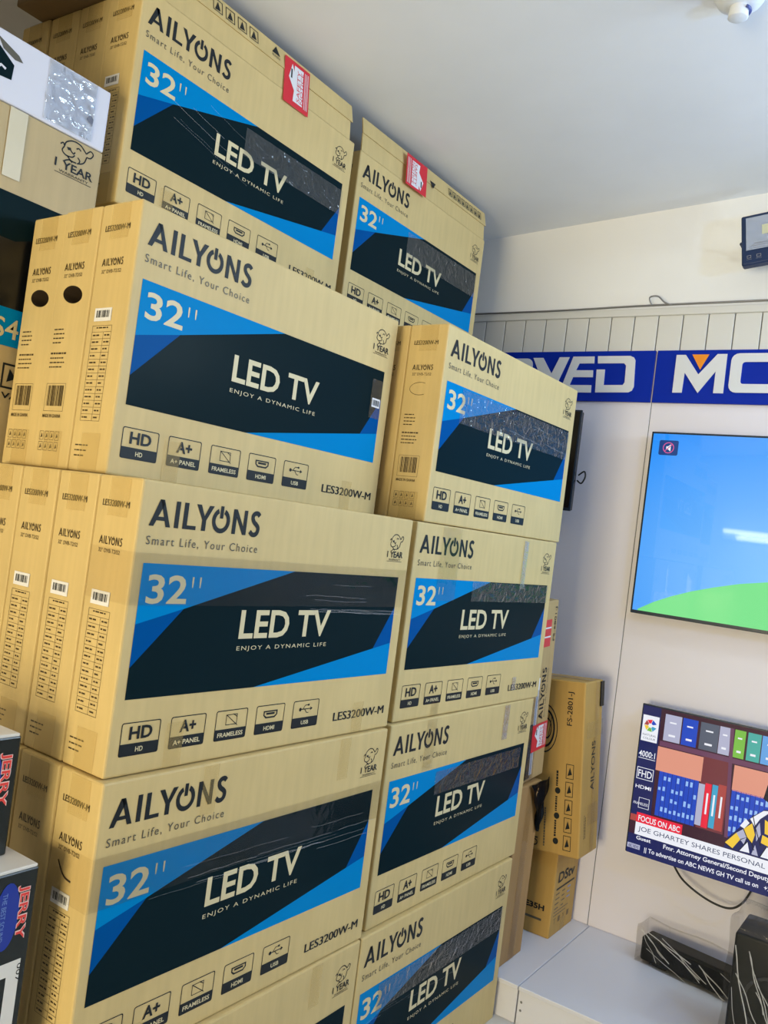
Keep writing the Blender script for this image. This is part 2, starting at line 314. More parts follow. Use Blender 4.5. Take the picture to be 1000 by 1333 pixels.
# ------------------------------------------------------------------ 32 inch television cartons
W, H, D = 0.80, 0.4928, 0.1135
FR = F((0, 0, 0), (1, 0, 0), (0, 0, 1))            # front print: n = -Y
EN = F((0, D, 0), (0, -1, 0), (0, 0, 1))           # end print: n = -X, u runs towards the front
def brand(b, fr, x0, y0, x1, y1, mt, h=0.0006):
    s = x1 - x0; t = y1 - y0; X = lambda a: x0 + a * s; Y = lambda a: y0 + a * t
    P = lambda pts: b.poly(fr, [(X(a), Y(c)) for a, c in pts], mt, h)
    P([(0, 0), (.037, 0), (.110, .84), (.088, 1), (.070, 1)]); P([(.070, 1), (.104, 1), (.174, 0), (.136, 0), (.088, .78)]); b.rect(fr, X(.045), Y(.22), X(.132), Y(.36), mt, h + .0001)
    P([(.203, 0), (.240, 0), (.240, 1), (.203, 1)])
    P([(.274, 0), (.390, 0), (.390, .15), (.311, .15), (.311, 1), (.274, 1)])
    P([(.378, 1), (.420, 1), (.457, .58), (.494, 1), (.536, 1), (.476, .42), (.476, 0), (.439, 0), (.439, .42)])
    cx, cy, rx, ry = .612, .47, .084, .50; a0 = [math.radians(114 + k * (312 / 20)) for k in range(21)]
    vs = [fr.p(X(cx + rx * q * math.cos(a)), Y(cy + ry * q * math.sin(a)), h) for q in (1, .62) for a in a0]
    b.raw(vs, [(i, i + 1, 21 + i + 1, 21 + i) for i in range(20)], mt); b.rect(fr, X(.597), Y(.56), X(.627), Y(1.05), mt, h)
    P([(.722, 0), (.757, 0), (.757, .66), (.828, 0), (.862, 0), (.862, 1), (.828, 1), (.828, .34), (.757, 1), (.722, 1)])
    S = [(.984, .84), (.966, .93), (.940, .93), (.920, .84), (.919, .70), (.936, .56), (.962, .46), (.980, .34), (.976, .16), (.955, .06), (.926, .06), (.900, .17)]
    b.stroke(fr, [(X(p.x), Y(p.y)) for p in spline([(a, c, 0) for a, c in S], 4)], s * .034, mt, h)
def bear(b, fr, x0, y0, x1, y1, mt='black_ink', h=0.0006):
    s = x1 - x0; t = y1 - y0; Q = lambda pts: [(x0 + a * s, y0 + c * t) for a, c in pts]; wd = s * .03
    for pts in ([(.20, .72), (.24, .86), (.40, .96), (.58, .95), (.70, .86), (.76, .80)], [(.20, .72), (.16, .60), (.26, .52), (.42, .54), (.48, .62)], [(.36, .70), (.44, .64), (.48, .70)], [(.10, .74), (.16, .80), (.20, .74)],
                [(.76, .80), (.86, .92), (.94, .86), (.88, .74), (.78, .72)], [(.78, .72), (.74, .56), (.66, .48), (.56, .44)], [(.30, .52), (.40, .44), (.54, .44)], [(.24, .36), (.36, .44), (.44, .40)], [(.56, .60), (.62, .54), (.60, .46)], [(.50, .80), (.56, .84), (.62, .80)]):
        b.stroke(fr, Q(spline([(x, y, 0) for x, y in pts], 4)) if False else [(p.x, p.y) for p in spline([(x0 + a * s, y0 + c * t, 0) for a, c in pts], 4)], wd, mt, h)
    b.poly(fr, Q([(.26, .74), (.36, .76), (.38, .70), (.30, .67)]), mt, h)
    b.text(fr, '1 YEAR', x0 + .02 * s, y0 + .14 * t, x0 + s, y0 + .36 * t, mt, .02)
    b.text(fr, 'WARRANTY', x0 + .14 * s, y0 + .03 * t, x0 + .9 * s, y0 + .10 * t, mt); b.rect(fr, x0 + .04 * s, y0 - .005 * t, x0 + .98 * s, y0 + .01 * t, mt, h)
def ico(b, fr, x, y, wd, ht, cap, kind):
    t = 0.0017; b.ring(fr, rr(x, y, x + wd, y + ht, .004, 3), rr(x + t, y + t, x + wd - t, y + ht - t, .003, 3), 'black_ink')
    b.rect(fr, x + t * .5, y + t * .5, x + wd - t * .5, y + ht * .37, 'black_ink')
    cw = min(wd * .8, len(cap) * .0078); b.text(fr, cap, x + wd / 2 - cw / 2, y + ht * .11, x + wd / 2 + cw / 2, y + ht * .26, 'paper', .02)
    cx, cy = x + wd / 2, y + ht * .67
    if kind == 'HD': b.text(fr, 'HD', cx - .024, cy - .0105, cx + .024, cy + .0115, 'black_ink', .03)
    if kind == 'A+': b.text(fr, 'A+', cx - .020, cy - .0105, cx + .018, cy + .0115, 'black_ink', .03)
    if kind == 'FR':
        b.frame(fr, cx - .015, cy - .010, cx + .014, cy + .010, .0013, 'black_ink'); b.stroke(fr, [(cx - .015, cy + .010), (cx + .016, cy - .012)], .0013, 'black_ink'); b.stroke(fr, [(cx + .003, cy + .010), (cx + .014, cy + .004)], .0013, 'black_ink')
    if kind == 'HDMI':
        o = [(-.020, .007), (.020, .007), (.020, -.002), (.013, -.008), (-.013, -.008), (-.020, -.002)]
        b.ring(fr, [(cx + a, cy + c) for a, c in o], [(cx + a * .84, cy + c * .62) for a, c in o], 'black_ink'); b.rect(fr, cx - .012, cy - .001, cx + .012, cy + .003, 'black_ink')
    if kind == 'USB':
        b.stroke(fr, [(cx - .018, cy), (cx + .016, cy)], .0018, 'black_ink'); b.poly(fr, [(cx + .014, cy + .004), (cx + .021, cy), (cx + .014, cy - .004)], 'black_ink')
        b.stroke(fr, [(cx - .010, cy), (cx - .003, cy + .008), (cx + .006, cy + .008)], .0016, 'black_ink'); b.stroke(fr, [(cx - .004, cy), (cx + .003, cy - .008), (cx + .009, cy - .008)], .0016, 'black_ink')
        b.rect(fr, cx + .005, cy + .006, cx + .010, cy + .010, 'black_ink'); b.poly(fr, [(cx - .018 + .004 * math.cos(k), cy + .004 * math.sin(k)) for k in [j * .785 for j in range(8)]], 'black_ink')
def lines(b, fr, x0, y1, x1, n, dy, mt='side_ink', hgt=.0035, seed=1):
    r = random.Random(seed)
    for k in range(n):
        x = x0
        while x < x1 - .004:
            L = min(r.uniform(.004, .011), x1 - x); b.rect(fr, x, y1 - k * dy - hgt * .7, x + L, y1 - k * dy, mt); x += L + .0018
        x1 = x0 + (x1 - x0) * r.uniform(.8, 1.0) if k == n - 2 else x1
def barcode(b, fr, x0, y0, x1, y1, mt, seed=3, h=.0005):
    r = random.Random(seed); x = x0
    while x < x1: wd = r.choice((.0008, .0014, .0022)); b.rect(fr, x, y0, min(x + wd, x1), y1, mt, h); x += wd + r.choice((.0008, .0012, .002))
def carton_mesh(end, les):
    b = MB(); bm = bmesh.new(); bmesh.ops.create_cube(bm, size=1.0)
    for v in bm.verts: v.co = Vector((W / 2 + v.co.x * W, D / 2 + v.co.y * D, H / 2 + v.co.z * H))
    bmesh.ops.bevel(bm, geom=list(bm.edges), offset=.004, segments=2, affect='EDGES', profile=0.5)
    if end == 'hole':       # a punched hand hole, cut right into the end
        me = bpy.data.meshes.new('cut'); bm.to_mesh(me); bm.free(); o = link('cut', me)
        c = bmesh.new(); bmesh.ops.create_cone(c, cap_ends=True, segments=28, radius1=1, radius2=1, depth=2)
        for v in c.verts: x, y_, z = v.co; v.co = Vector((z * .05, D / 2 + .031 * x, .329 + .017 * y_ + .004 * x))
        bmesh.ops.recalc_face_normals(c, faces=c.faces)
        cm = bpy.data.meshes.new('cutter'); c.to_mesh(cm); c.free(); co = link('cutter', cm)
        md = o.modifiers.new('b', 'BOOLEAN'); md.object = co; md.operation = 'DIFFERENCE'; md.solver = 'EXACT'
        dg = bpy.context.evaluated_depsgraph_get(); ev = bpy.data.meshes.new_from_object(o.evaluated_get(dg))
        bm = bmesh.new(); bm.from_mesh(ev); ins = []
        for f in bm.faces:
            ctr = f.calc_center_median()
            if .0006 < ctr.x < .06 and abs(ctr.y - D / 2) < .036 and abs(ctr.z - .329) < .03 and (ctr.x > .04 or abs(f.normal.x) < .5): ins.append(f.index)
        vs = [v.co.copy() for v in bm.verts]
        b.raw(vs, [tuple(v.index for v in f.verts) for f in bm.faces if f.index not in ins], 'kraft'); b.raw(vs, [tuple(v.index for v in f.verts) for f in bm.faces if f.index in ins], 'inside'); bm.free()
        bpy.data.objects.remove(o); bpy.data.objects.remove(co); bpy.data.meshes.remove(me); bpy.data.meshes.remove(cm); bpy.data.meshes.remove(ev)
    else: b.from_bm(bm, 'kraft')
    # front print
    b.poly(FR, [(.022, .1805), (.122, .279), (.400, .355), (.766, .355), (.766, .285), (.699, .1895), (.322, .128), (.022, .128)], 'panel_dark')
    b.poly(FR, [(.022, .355), (.400, .355), (.122, .279), (.022, .253)], 'panel_blue'); b.poly(FR, [(.022, .253), (.122, .279), (.022, .1805)], 'panel_mid')
    b.poly(FR, [(.322, .128), (.699, .1895), (.766, .2005), (.766, .128)], 'panel_blue'); b.poly(FR, [(.699, .1895), (.766, .285), (.766, .2005)], 'panel_mid')
    brand(b, FR, .022, .417, .283, .4625, 'black_ink')
    b.text(FR, 'Smart Life, Your Choice', .021, .3835, .283, .4005, 'grey_ink', 0.0, 1.25)
    b.text(FR, '32', .036, .287, .124, .337, 'paper', .018); b.text(FR, "''", .133, .316, .154, .335, 'paper', .004, 1.5)
    b.text(FR, 'LED TV', .264, .2225, .530, .277, 'paper', .022); b.text(FR, 'ENJOY A DYNAMIC LIFE', .263, .1985, .527, .209, 'paper', 0.0, 1.25)
    for x, cap, kd in ((.0235, 'HD', 'HD'), (.128, 'A+ PANEL', 'A+'), (.235, 'FRAMELESS', 'FR'), (.341, 'HDMI', 'HDMI'), (.449, 'USB', 'USB')): ico(b, FR, x, .033, .082, .0565, cap, kd)
    for q in ((0, .0007, .0014) if les else ()): b.text(FR, 'LES3200W-M', .585 + q, .035, .7725 + q, .0535, 'black_ink', 0, h=.0007 + q * .2)
    bear(b, FR, .707, .391, .771, .456)
    # printed end
    for q in (0, .0005, .0010): b.text(EN, 'LES3200W-M', .0165 + q, .4405, .0875 + q, .4515, 'side_ink', 0, h=.0007 + q * .2)
    brand(b, EN, .020, .3765, .082, .390, 'side_ink'); b.text(EN, "32'' DVB-T2/S2", .022, .3625, .079, .3695, 'side_ink')
    if end == 'table':
        b.frame(EN, .018, .092, .075, .2665, .0007, 'side_ink')
        for k in range(1, 14): b.rect(EN, .018, .092 + k * .0125 - .0003, .075, .092 + k * .0125 + .0003, 'side_ink')
        b.rect(EN, .052, .092, .0527, .254, 'side_ink'); lines(b, EN, .030, .2635, .064, 1, .01)
        lines(b, EN, .022, .250, .041, 13, .0125, hgt=.004, seed=5); lines(b, EN, .056, .250, .071, 13, .0125, hgt=.004, seed=8)
        lines(b, EN, .014, .049, .052, 3, .0095, seed=6)
    else:
        lines(b, EN, .014, .2645, .048, 4, .0085, seed=2); lines(b, EN, .013, .219, .064, 1, .0085, hgt=.005, seed=9); lines(b, EN, .013, .2095, .060, 3, .0085, seed=4)
        b.frame(EN, .014, .107, .076, .160, .0007, 'side_ink'); barcode(b, EN, .020, .117, .070, .156, 'side_ink'); b.text(EN, 'MADE IN GHANA', .014, .0945, .072, .1015, 'side_ink', .015)
        for i in range(4):
            for j in range(2): b.frame(EN, .013 + i * .0165, .032 + j * .020, .026 + i * .0165, .049 + j * .020, .0009, 'side_ink'); b.poly(EN, [(.0165 + i * .0165, .036 + j * .02), (.0228 + i * .0165, .038 + j * .02), (.0195 + i * .0165, .046 + j * .02)], 'side_ink')
        if end == 'uncut': b.stroke(EN, [(.030 + .030 * math.cos(a) + .02, .329 + .016 * math.sin(a)) for a in [math.radians(k) for k in range(60, 301, 15)]], .0012, 'side_ink')
    if end == 'table_slit': pass
    return b.mesh('carton_' + end)
CM = {(e, l): carton_mesh(e, l) for e, l in (('table', True), ('table', False), ('hole', True), ('uncut', False))}
b = MB(); b.rect(EN, .020, .2745, .069, .2985, 'label_white', .0012); barcode(b, EN, .026, .281, .063, .294, 'black_ink', 7, .0016)
b.rect(EN, .020, .2745, .069, .2985, 'label_white', .0003); STK = b.mesh('barcode_sticker')
def slab(b, fr, x0, y0, x1, y1, mt, t=.0009, h=.0012):
    c = [(x0, y0), (x1, y0), (x1, y1), (x0, y1)]; vs = [fr.p(x, y, q) for q in (h, h + t) for x, y in c]
    b.raw(vs, [(4, 5, 6, 7), (0, 1, 5, 4), (1, 2, 6, 5), (2, 3, 7, 6), (3, 0, 4, 7)], mt)
def one(fr, q, mt, t=.0008, h=.0014):
    b = MB(); slab(b, fr, *q, mt, t, h); return b.mesh('tape')
ETAPE = [one(EN, (.034, .425, .086, H - .003), 'tape_tan'), one(EN, (.034, .003, .086, .070), 'tape_tan')]
def front_tape(items, mt='tape_tan'): return [one(FR, q, mt) for q in items]
FT1 = front_tape([(.120, .003, .158, .080), (.655, .003, .690, .070)]); FT2 = front_tape([(.22, .40, .255, H - .003), (.62, .40, .655, H - .003), (.118, .003, .150, .06)])
def band_mesh(z0, z1):
    b = MB(); slab(b, FR, -.001, z0, W - .003, z1, 'tape_clear', .0006, .0016); slab(b, EN, .003, z0, D + .001, z1, 'tape_clear', .0006, .0018)
    r = random.Random(int(z0 * 1000))
    return b.mesh('wrapping_tape')
BAND = band_mesh(.285, .372)
def tv_carton(x, y, z, yaw, end, les, label, group, sticker=None, etape=True, ftape=None, band=False):
    t = thing('television_carton', label, 'carton', (x, y, z), (0, 0, math.radians(yaw)), group)
    link('carton_body', CM[(end, les)], t)
    if sticker if sticker is not None else end == 'table': link('barcode_sticker', STK, t)
    for me in (ETAPE if etape else []) + (ftape or []): link('packing_tape', me, t)
    if band: link('wrapping_tape', BAND, t)
    return t
def row(n, x, y, z, yaw, specs, group):
    out = []
    for k, sp in enumerate(specs):
        d = k * (D + .0015); a = math.radians(yaw); jx = 0 if k == 0 else random.uniform(-.004, .004)
        out.append(tv_carton(x - math.sin(a) * d + jx, y + math.cos(a) * d, z, yaw, group=group, **sp))
    return out
HH = 0.4943
GN = 'television cartons in the near stack'; GF = 'television cartons in the far stack'; GT = 'television cartons under the ceiling'
S_ = lambda end, les, label, **k: dict(end=end, les=les, label=label, **k)
row('R0', -.013, -.03, 0, -.13, [S_('table', True, 'lowest television carton of the near stack, only its top right corner in view', ftape=FT2)], GN)
R1 = row('R1', -.008, -.013, HH, -1.15, [S_('table', True, 'television carton second from the floor in the near stack, painted stretch film glints across it', ftape=FT2, band=True),
    S_('table', True, 'carton end right behind the glint streaked carton, beside the stacked black boxes'), S_('table', True, 'carton end mostly hidden by the upper black box, in the row level with its top')], GN)
R2 = row('R2', 0, 0, 2 * HH, -1.4, [S_('table', True, 'television carton at the middle of the near stack, directly below the barcode stickered one', ftape=FT1, band=True),
    S_('table', True, 'second carton end from the front in the middle row of the near stack'), S_('table', True, 'third carton end from the front in the middle row of the near stack'), S_('table', True, 'carton end cut by the left picture edge in the middle row of the near stack')], GN)
R3 = row('R3', .034, .143, 3 * HH, -1.59, [S_('table', True, 'television carton with a small barcode sticker on its printed dark panel', ftape=FT1),
    S_('hole', True, 'carton end with an open hand hole, between two others on the near stack'), S_('hole', True, 'outermost carton end with an open hand hole, beside the bigger carton with a blue panel')], GN)
R4 = row('R4', .242, .511, 2.0925, 0, [S_('table', True, 'television carton under the ceiling with raised flap, nearest the camera of the top pair', ftape=FT1),
    S_('table', True, 'carton end right behind the flap-raised carton under the ceiling'), S_('table', True, 'shaded carton end, third in the row under the ceiling'), S_('table', True, 'shaded carton end, fourth in the row under the ceiling and farthest back')], GT)
A_ = row('A', 1.100, .532, 2.1035, -.8, [S_('table', True, 'television carton under the ceiling with raised flap, beside the cream wall', ftape=None)], GT)
B_ = row('B', .865, -.008, 3 * HH, -1.5, [S_('uncut', False, 'topmost television carton of the far stack, its yellow end and uncut hand hole showing', ftape=None), S_('table', False, 'carton peeping out behind the topmost carton of the far stack')], GF)
C_ = row('C', .841, -.006, 2 * HH, -1.9, [S_('table', True, 'television carton second from the top of the far stack, model number under its panel')], GF)
D_ = row('D', .823, -.017, HH, -.82, [S_('table', False, 'television carton third from the top of the far stack, beside the tall plain carton')], GF)
E_ = row('E', .792, -.031, 0, -.49, [S_('table', False, 'television carton standing on the floor at the bottom of the far stack')], GF)

# raised lids and warning stickers of the two cartons under the ceiling
def lid(par, seed, wl):
    b = MB(); a = .012
    pts = [(.006, 0), (wl, 0), (wl + .004, .052), (wl + .002, .054), (wl, .108), (.008, .108)]
    def strip(z0, z1, x0, x1, y0, y1):
        b.raw([(x0, y0, z0), (x1, y0, z0), (x1 - .002, y1, z1), (x0 + .002, y1, z1), (x0, y0 + .004, z0), (x1, y0 + .004, z0), (x1 - .002, y1 + .004, z1), (x0 + .002, y1 + .004, z1)], [(0, 1, 2, 3), (7, 6, 5, 4), (0, 4, 5, 1), (1, 5, 6, 2), (2, 6, 7, 3), (3, 7, 4, 0)], 'kraft')
    strip(0, .055, .004, wl, .002, .006); strip(.0555, .106, .004, wl + .006, .0035, .014)
    fr = F((0, .0035, .0555), (1, 0, 0), (0, .2, 1))
    return b, fr
b, fr = lid(R4[0], 1, .775)
for k in range(4): b.frame(fr, .205 + k * .043, .010, .237 + k * .043, .042, .002, 'black_ink', .0008); b.poly(fr, [(.211 + k * .043, .014), (.230 + k * .043, .016), (.221 + k * .043, .037)], 'black_ink', .0008)
b.poly(fr, [(.420, .022), (.452, .022), (.436, .044)], 'black_ink', .0008); b.text(fr, 'FRAGILE', .42, .012, .452, .018, 'black_ink', h=.0008)
link('lid_flap', b.mesh('lid_flap'), R4[0], (0, 0, H))
b, fr = lid(A_[0], 2, .792)
for k in range(8): b.frame(fr, .520 + k * .031, .012, .544 + k * .031, .038, .0022, 'black_ink', .0008); b.poly(fr, [(.525 + k * .031, .016), (.539 + k * .031, .018), (.531 + k * .031, .034)], 'black_ink', .0008)
b.poly(fr, [(.392, .012), (.430, .012), (.411, -.012)], 'black_ink', .0012); link('lid_flap', b.mesh('lid_flap'), A_[0], (0, 0, H))
def warn(par, x0, z0, x1, z1, y, flip=False, lean=0.0):
    b = MB(); fr = F((x0, y, z0), (1, 0, 0), (0, lean, 1)); wd, ht = x1 - x0, z1 - z0
    if flip: fr = F((x1, y, z0 + ht), (-1, 0, 0), (0, -lean, -1))
    b.rect(fr, 0, 0, wd, ht, 'label_red', .0012)
    P = [(.20, .60), (.34, .92), (.44, .78), (.44, .92), (.86, .92), (.86, .12), (.42, .12), (.46, .36)]
    b.poly(fr, [(a * wd * .86, c * ht) for a, c in P], 'label_white', .0016)
    b.rect(fr, wd * .25, ht * .60, wd * .30, ht * .80, 'black_ink', .002)
    r2 = F(fr.p(wd * .55, ht * .16), fr.v, -fr.u); b.text(r2, 'SAFETY', 0, -wd * .07, ht * .70, wd * .05, 'label_red', 0, h=.002); b.text(r2, 'NOTICE', 0, -wd * .19, ht * .70, -wd * .09, 'label_red', 0, h=.002)
    for q in (.80, .86, .92): b.rect(fr, wd * q, ht * .10, wd * (q + .02), ht * .92, 'label_white', .0016)
    link('warning_sticker', b.mesh('warning_sticker'), par)
warn(R4[0], .470, H - .030, .575, H + .096, -.004, lean=.10)
warn(A_[0], .230, H - .012, .355, H + .092, -.004, flip=True, lean=.08)
# stickers and hand slit particular to single cartons
b = MB(); slab(b, FR, .722, .235, .764, .330, 'film', .0005, .0016); b.rect(FR, .728, .262, .760, .284, 'label_white', .0024); barcode(b, FR, .731, .266, .757, .280, 'black_ink', 11, .0028); link('barcode_sticker', b.mesh('barcode_sticker'), R3[0])
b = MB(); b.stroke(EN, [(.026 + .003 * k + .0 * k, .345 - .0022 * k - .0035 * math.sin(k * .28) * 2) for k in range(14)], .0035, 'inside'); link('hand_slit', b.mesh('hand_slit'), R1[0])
def streaks(par, seed, n, x0, x1, z0, z1, slope=0.0):  # pale strokes painting the glints of stretch film on a carton front
    r = random.Random(seed); b = MB()
    for k in range(n):
        xa = r.uniform(x0, x1 - .12); xb = min(x1, xa + r.uniform(.08, .32)); z = r.uniform(z0, z1)
        pts = [(xa + (xb - xa) * q / 6, z + slope * (xb - xa) * q / 6 + r.uniform(-.0015, .0015)) for q in range(7)]; b.stroke(FR, pts, r.uniform(.0005, .0014), 'film_glint', .0030)
    link('glint_streaks', b.mesh('glint_streaks'), par)
streaks(R1[0], 3, 13, .10, .78, .255, .315, -.02); streaks(R2[0], 8, 8, .40, .78, .270, .345, -.02); streaks(R4[0], 9, 5, .03, .40, .24, .34, -.22); streaks(E_[0], 5, 7, .03, .6, .26, .34, -.05); streaks(B_[0], 6, 6, .3, .78, .28, .35, -.05)
for me in front_tape([(.165, .003, .200, .040), (.118, .30, .21, H - .003)], 'tape_clear') + front_tape([(.575, .34, .602, H - .01), (.605, .036, .628, .075)], 'film_glare'): link('clear_tape', me, C_[0])
for me in front_tape([(.165, .36, .21, H - .003)], 'tape_clear') + front_tape([(.60, .385, .632, H - .006)], 'film_glare'): link('clear_tape', me, D_[0])

# crinkled clear tape lying over the printed panels
for par, q in ((B_[0], (.10, .262, .770, .350)), (C_[0], (.30, .300, .770, .353)), (D_[0], (.24, .285, .740, .345)), (E_[0], (.10, .285, .770, .352)), (A_[0], (.30, .262, .770, .345)), (R4[0], (.36, .262, .770, .335))):
    for me in front_tape([q], 'film_crinkle'): link('clear_tape', me, par)

# ------------------------------------------------------------------ bigger cartons
GS = 'large plain cartons behind the stacks'
def plain_carton(lo, hi, label):
    t = thing('large_carton', label, 'carton', lo, group=GS if lo[0] > 0 else None); d = [hi[i] - lo[i] for i in range(3)]
    b = MB(); b.box((0, 0, 0), d, 'kraft', .005, 2); link('carton_body', b.mesh('carton_body'), t)
    b = MB(); slab(b, F((0, d[1], 0), (0, -1, 0), (0, 0, 1)), d[1] / 2 - .03, .003, d[1] / 2 + .03, d[2] - .004, 'tape_tan'); link('packing_tape', b.mesh('packing_tape'), t)
plain_carton((.262, .52, 1.483), (1.045, 1.14, 2.0915), 'large plain carton under the near carton below the ceiling, mostly hidden')
plain_carton((1.085, .55, 1.483), (1.86, 1.14, 2.1025), 'large plain carton under the carton beside the cream wall, mostly hidden')
plain_carton((.06, .625, 0), (.93, 1.28, 1.482), 'large plain carton behind the near stack, reaching down to the floor')
plain_carton((.95, .30, 0), (1.60, 1.28, 1.482), 'large plain carton behind the far stack, reaching down to the floor')

# 43 inch carton with the white carton on it
t = thing('television_carton', 'bigger television carton with a black and blue panel under the white carton', 'carton', (-.86, .50, 1.4835))
b = MB(); HB = .692; WB = 1.05; b.box((0, 0, 0), (WB, .122, HB), 'kraft_grey', .004, 2)
f4 = F((WB, 0, 0), (1, 0, 0), (0, 0, 1)); q = lambda pts: [(a - .19, c - 1.4835) for a, c in pts]
b.poly(f4, q([(-.80, 2.012), (.150, 2.012), (.150, 1.725), (-.80, 1.725)]), 'panel_dark'); b.poly(f4, q([(-.80, 1.930), (.02, 1.922), (.150, 1.97), (.150, 1.79), (-.80, 1.79)]), 'panel_black', .0008); b.poly(f4, q([(-.80, 1.715), (.150, 1.715), (.150, 1.79), (-.80, 1.79)]), 'panel_blue', .0011)
b.text(f4, 'LES43', -.19 - .060, 1.730 - 1.4835, -.19 + .080, 1.770 - 1.4835, 'paper', .01, h=.0016)
bear(b, f4, .078 - .19, 2.093 - 1.4835, .172 - .19, 2.172 - 1.4835)
b.frame(f4, .030 - .19, 1.632 - 1.4835, .074 - .19, 1.682 - 1.4835, .004, 'black_ink'); b.poly(f4, q([(.042, 1.645), (.062, 1.655), (.046, 1.672)]), 'black_ink'); b.text(f4, 'VA', .034 - .19, 1.612 - 1.4835, .072 - .19, 1.624 - 1.4835, 'black_ink', .02)
link('carton_body', b.mesh('carton_body'), t)
b = MB(); slab(b, f4, -.218, .555, -.180, .690, 'masking', .0006, .0014); link('tape_patch', b.mesh('tape_patch'), t)
t = thing('white_carton', 'white carton with a dark hexagon and shiny clear tape, lying on the bigger carton', 'carton', (-.86, .50, 2.1765))
b = MB(); HW = .132; b.box((0, 0, 0), (WB, .122, HW), 'white_print', .004, 2); f5 = F((WB, 0, 0), (1, 0, 0), (0, 0, 1))
b.poly(f5, [(-.30, .095), (-.255, .098), (-.222, .075), (-.224, .045), (-.30, .038)], 'panel_dark'); b.stroke(f5, [(-.262, .050), (-.248, .064), (-.238, .060)], .005, 'white_print', .0009)
b.poly(f5, [(-.262, .116), (-.215, .098), (-.205, .088), (-.222, .086), (-.248, .096)], 'grey_ink', .0006)
link('carton_body', b.mesh('carton_body'), t)
b = MB(); slab(b, f5, -.150, .008, -.036, HW - .003, 'film_glare', .0006, .0014); b.poly(f5, [(-.052, .050), (-.037, .040), (-.036, .056), (-.046, .064)], 'panel_mid', .0018)
link('clear_tape', b.mesh('clear_tape'), t)
plain_carton((-.86, .502, 2.309), (-.12, 1.20, 2.68), 'unseen carton added to shade the ceiling row, beyond the left picture edge')  # added out of view to keep light off the carton ends under the ceiling
# carton lying flat above the back of the ceiling row
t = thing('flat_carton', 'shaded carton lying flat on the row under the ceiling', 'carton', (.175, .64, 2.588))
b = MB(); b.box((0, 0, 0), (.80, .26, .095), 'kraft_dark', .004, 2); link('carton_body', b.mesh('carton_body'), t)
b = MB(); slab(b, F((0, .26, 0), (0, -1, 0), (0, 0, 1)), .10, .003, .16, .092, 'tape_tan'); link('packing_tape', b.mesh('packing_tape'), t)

# black boxed speakers at the left edge
def speaker_box(lo, size, label, oval_z, upper):
    t = thing('speaker_box', label, 'box', lo, group='black printed boxes beside the near stack'); wd, dp, ht = size
    b = MB(); b.box((0, 0, 0), (wd, dp, ht - .004), 'box_black', .003, 2); b.box((.002, .002, ht - .006), (wd - .002, dp - .002, ht), 'box_white', .0015, 1)
    f = F((wd, 0, 0), (1, 0, 0), (0, 0, 1))
    b.poly(f, [(-.048 + .021 * math.cos(k * .262), oval_z + .052 * math.sin(k * .262)) for k in range(24)], 'jerry_blue')
    r = F(f.p(-.024, oval_z + .043), (0, 0, -1), (1, 0, 0))
    b.text(r, 'JERRY', -.001, -.010, .085, .012, 'jerry_outline', .05, h=.0008); b.text(r, 'JERRY', 0, -.0085, .084, .0105, 'jerry_red', .015, h=.0012)
    b.text(r, 'THE BEST SOUND', .006, -.034, .080, -.026, 'jerry_text', h=.0008)
    if upper:
        b.ring(f, rr(-.32, .004, -.028, .062, .008), rr(-.30, .005, -.046, .042, .006), 'box_white'); b.poly(f, rr(-.29, .006, -.05, .038, .006), 'panel_black', .0004)
    else:
        b.ring(f, [(-.33, .02), (-.012, .02), (-.012, .285), (-.33, .278)], [(-.30, .04), (-.034, .04), (-.034, .262), (-.30, .258)], 'box_white')
        b.text(F(f.p(-.0145, .278), (0, 0, -1), (1, 0, 0)), '007', 0, -.003, .028, .005, 'box_black', 0, h=.0009)
    link('box_body', b.mesh('box_body'), t)
    return t
speaker_box((-.49, .035, .432), (.42, .15, .429), 'lower black box with red lettering and a white framed picture', .358, False)
speaker_box((-.515, .090, .862), (.42, .15, .193), 'upper black box with red lettering, resting on the one with white framed picture', .122, True)
b = MB(); b.box((0, 0, 0), (.42, .15, .431), 'box_black', .003, 2); 
t = thing('speaker_box', 'black box on the floor under the boxes with red lettering', 'box', (-.49, .035, 0), group='black printed boxes beside the near stack'); link('box_body', b.mesh('box_body'), t)

# cartons standing on the plinth
t = thing('upright_carton', 'plain tall brown carton standing on the plinth beside the far stack', 'carton', (1.655, -.007, PZ))
b = MB(); b.box((0, 0, 0), (.170, .26, .574), 'kraft_tan', .004, 2); link('carton_body', b.mesh('carton_body'), t)
b = MB(); slab(b, FR, .062, .003, .105, .571, 'tape_clear'); link('packing_tape', b.mesh('packing_tape'), t)
t = thing('upright_carton', 'narrow upright speaker carton with vertical lettering and a red sticker, on the plain tall carton', 'carton', (1.690, .004, .6935), (0, math.radians(-4), 0))
b = MB(); b.box((0, 0, 0), (.158, .24, .592), 'kraft_brown', .004, 2)
r = F((.138, 0, .195), (0, 0, 1), (-1, 0, 0)); brand(b, r, 0, .030, .175, .062, 'black_ink'); b.text(r, 'Smart Life, Your Choice', .005, .012, .17, .022, 'grey_ink'); b.text(F((.150, 0, .455), (0, 0, 1), (-1, 0, 0)), 'FS-6801-J', 0, 0, .115, .018, 'black_ink', .01)
b.poly(FR, [(.004, .01), (.046, .01), (.060, .060), (.064, .19), (.004, .19)], 'panel_black'); b.rect(FR, .040, .02, .062, .34, 'label_white', .0008); b.rect(FR, .046, .02, .052, .34, 'jerry_text', .0011)
link('carton_body', b.mesh('carton_body'), t)
warn(t, .034, .095, .150, .185, -.002); b = MB(); b.rect(FR, .05, .44, .112, .53, 'label_red', .0012); b.rect(FR, .052, .47, .11, .475, 'label_white', .0016); b.rect(FR, .052, .50, .11, .505, 'label_white', .0016); link('warning_sticker', b.mesh('warning_sticker'), t)
